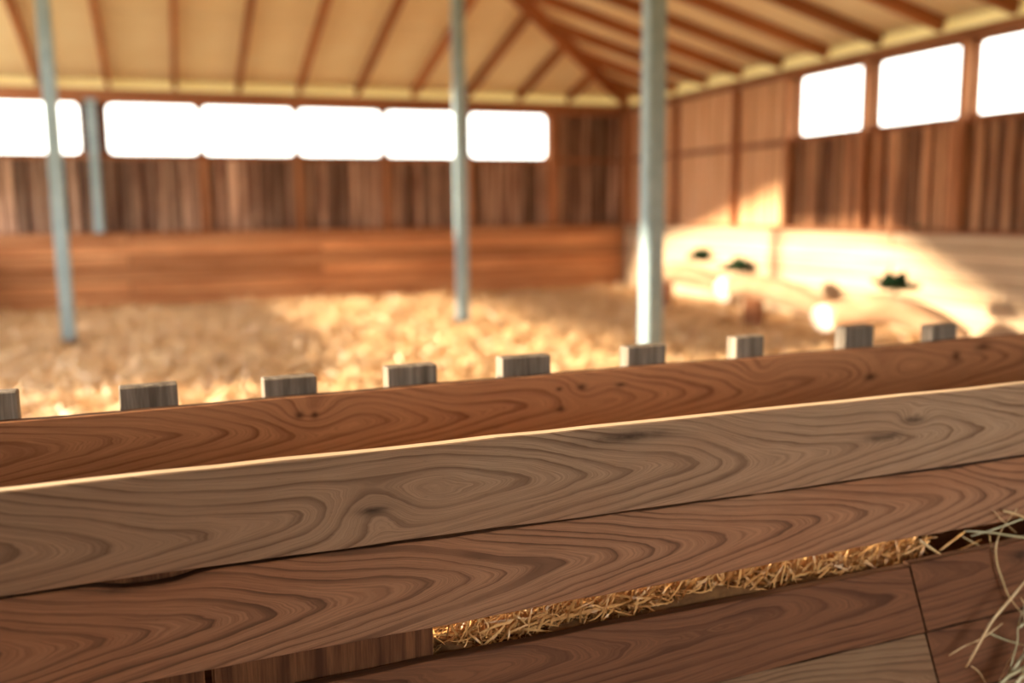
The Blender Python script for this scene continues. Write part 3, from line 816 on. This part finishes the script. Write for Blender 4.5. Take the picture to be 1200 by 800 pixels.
# ------------------------------------------------------------------ loose stalks hanging out at the right
def stalk(px_pts, off, wpx, mat, parent, name='stalk'):
    """bent flat-oval stalk; px_pts on the front plane of the feeder, off metres in front of it"""
    pts = [on_plane_y(px, py, NEAR0-(off[i] if isinstance(off, (list, tuple)) else off), NEARS) for i, (px, py) in enumerate(px_pts)]
    path = []
    for i in range(len(pts)-1):
        p0, p1, p2, p3 = pts[max(i-1, 0)], pts[i], pts[i+1], pts[min(i+2, len(pts)-1)]
        for k in range(4):
            t = k/4; path.append(0.5*((2*p1)+(p2-p0)*t+(2*p0-5*p1+4*p2-p3)*t*t+(3*p1-p0-3*p2+p3)*t**3))
    path.append(pts[-1])
    N = 6; bm = bmesh.new(); rings = []
    depth = 2.4
    r0 = wpx/2*depth/F
    o0 = Vector(parent.location)
    for i, c_ in enumerate(path):
        tg = (path[min(i+1, len(path)-1)]-path[max(i-1, 0)]).normalized()
        s_ = tg.cross(Vector((0.2, -1, 0.3))).normalized(); u_ = s_.cross(tg)
        t = i/(len(path)-1); rr_ = r0*(1.0 if 0.12 < t < 0.85 else 0.6)
        rings.append([bm.verts.new(c_-o0+s_*math.cos(2*math.pi*k/N)*rr_+u_*math.sin(2*math.pi*k/N)*rr_*0.5) for k in range(N)])
    for i in range(len(rings)-1):
        for k in range(N): bm.faces.new((rings[i][k], rings[i][(k+1) % N], rings[i+1][(k+1) % N], rings[i+1][k]))
    bm.faces.new(rings[0][::-1]); bm.faces.new(rings[-1])
    return mesh_obj(name, bm, mat, parent, smooth=True)
wl = on_plane_y(1190, 630, NEAR0-0.03, NEARS)
wisp = empty('hay_wisp', wl); tag(wisp, 'wisp of pale hay stalks poking out of the feeder gap at the right', 'hay')
T, G = MAT['stalk'], MAT['stalk_green']
for pts, off, w, mt in [
    ([(1175, 598), (1190, 602), (1215, 612)], (0.01, 0.02, 0.03), 3.6, T),
    ([(1130, 622), (1162, 624), (1195, 629), (1215, 630)], (-0.02, 0.006, 0.012, 0.01), 2.8, G),
    ([(1138, 628), (1168, 619), (1200, 607), (1220, 600)], (-0.02, 0.0, 0.02, 0.03), 2.6, G),
    ([(1177, 616), (1170, 629), (1167, 645), (1169, 662), (1175, 680), (1182, 698), (1198, 719)], (-0.02, 0.006, 0.012, 0.014, 0.016, 0.018, 0.02), 3.4, T),
    ([(1164, 598), (1176, 611), (1191, 624)], (0.01, 0.008, -0.01), 1.6, T),
    ([(1192, 596), (1184, 606), (1176, 618)], (0.02, 0.012, -0.01), 1.8, T),
    ([(1100, 646), (1116, 634), (1132, 622)], (-0.05, -0.045, -0.03), 3.0, MAT['hay']),
    ([(1127, 628), (1138, 634), (1150, 640)], (-0.04, -0.035, -0.03), 1.8, T),
    ([(1160, 626), (1161, 637), (1164, 646)], (-0.03, -0.01, 0.004), 1.6, T),
    ([(1077, 632), (1088, 640), (1102, 649)], (-0.012, -0.004, 0.006), 4.2, T),
    ([(1058, 650), (1078, 640), (1090, 634)], (-0.05, -0.045, -0.04), 3.0, MAT['hay']),
    ([(1108, 650), (1130, 642), (1150, 632)], (-0.06, -0.05, -0.05), 2.0, MAT['hay']),
]: stalk(pts, off, w, mt, wisp)
hl = on_plane_y(1200, 790, NEAR0-0.05, NEARS)
bundle = empty('hay_bundle', hl); tag(bundle, 'greenish dry hay stalks in front of the lowest boards at the bottom right', 'hay')
for pts, off, w, mt in [
    ([(1132, 782), (1147, 755), (1163, 727), (1184, 702), (1210, 670)], 0.06, 5.0, T),
    ([(1160, 728), (1156, 738), (1150, 750)], 0.055, 4.0, T),
    ([(1112, 768), (1130, 757), (1152, 747), (1175, 730)], (0.02, 0.03, 0.045, 0.055), 2.2, T),
    ([(1158, 741), (1180, 750), (1206, 757)], (0.03, 0.04, 0.05), 2.4, G),
    ([(1198, 715), (1193, 735), (1192, 752), (1186, 775), (1178, 800), (1170, 820)], 0.06, 3.0, G),
    ([(1172, 803), (1186, 787), (1198, 770), (1212, 750)], 0.07, 6.0, G),
    ([(1168, 806), (1180, 794), (1196, 784), (1216, 772)], 0.08, 5.0, G),
    ([(1194, 735), (1203, 728), (1216, 724)], 0.07, 5.0, G),
    ([(1170, 800), (1180, 778), (1188, 760)], 0.04, 1.6, T),
    ([(1138, 780), (1148, 788), (1158, 806)], 0.03, 1.4, T),
    ([(1188, 806), (1196, 794), (1210, 786)], 0.09, 6.0, G),
    ([(1190, 812), (1202, 776), (1208, 740)], 0.085, 3.4, G),
    ([(1182, 815), (1194, 806), (1212, 800)], 0.09, 7.0, T),
    ([(1200, 760), (1210, 772), (1225, 790)], 0.08, 4.0, G),
    ([(1196, 700), (1206, 716), (1216, 740)], 0.06, 3.0, T),
    ([(1205, 690), (1200, 720), (1207, 760), (1203, 800), (1210, 830)], 0.075, 3.0, G),
]: stalk(pts, off, w, mt, bundle)
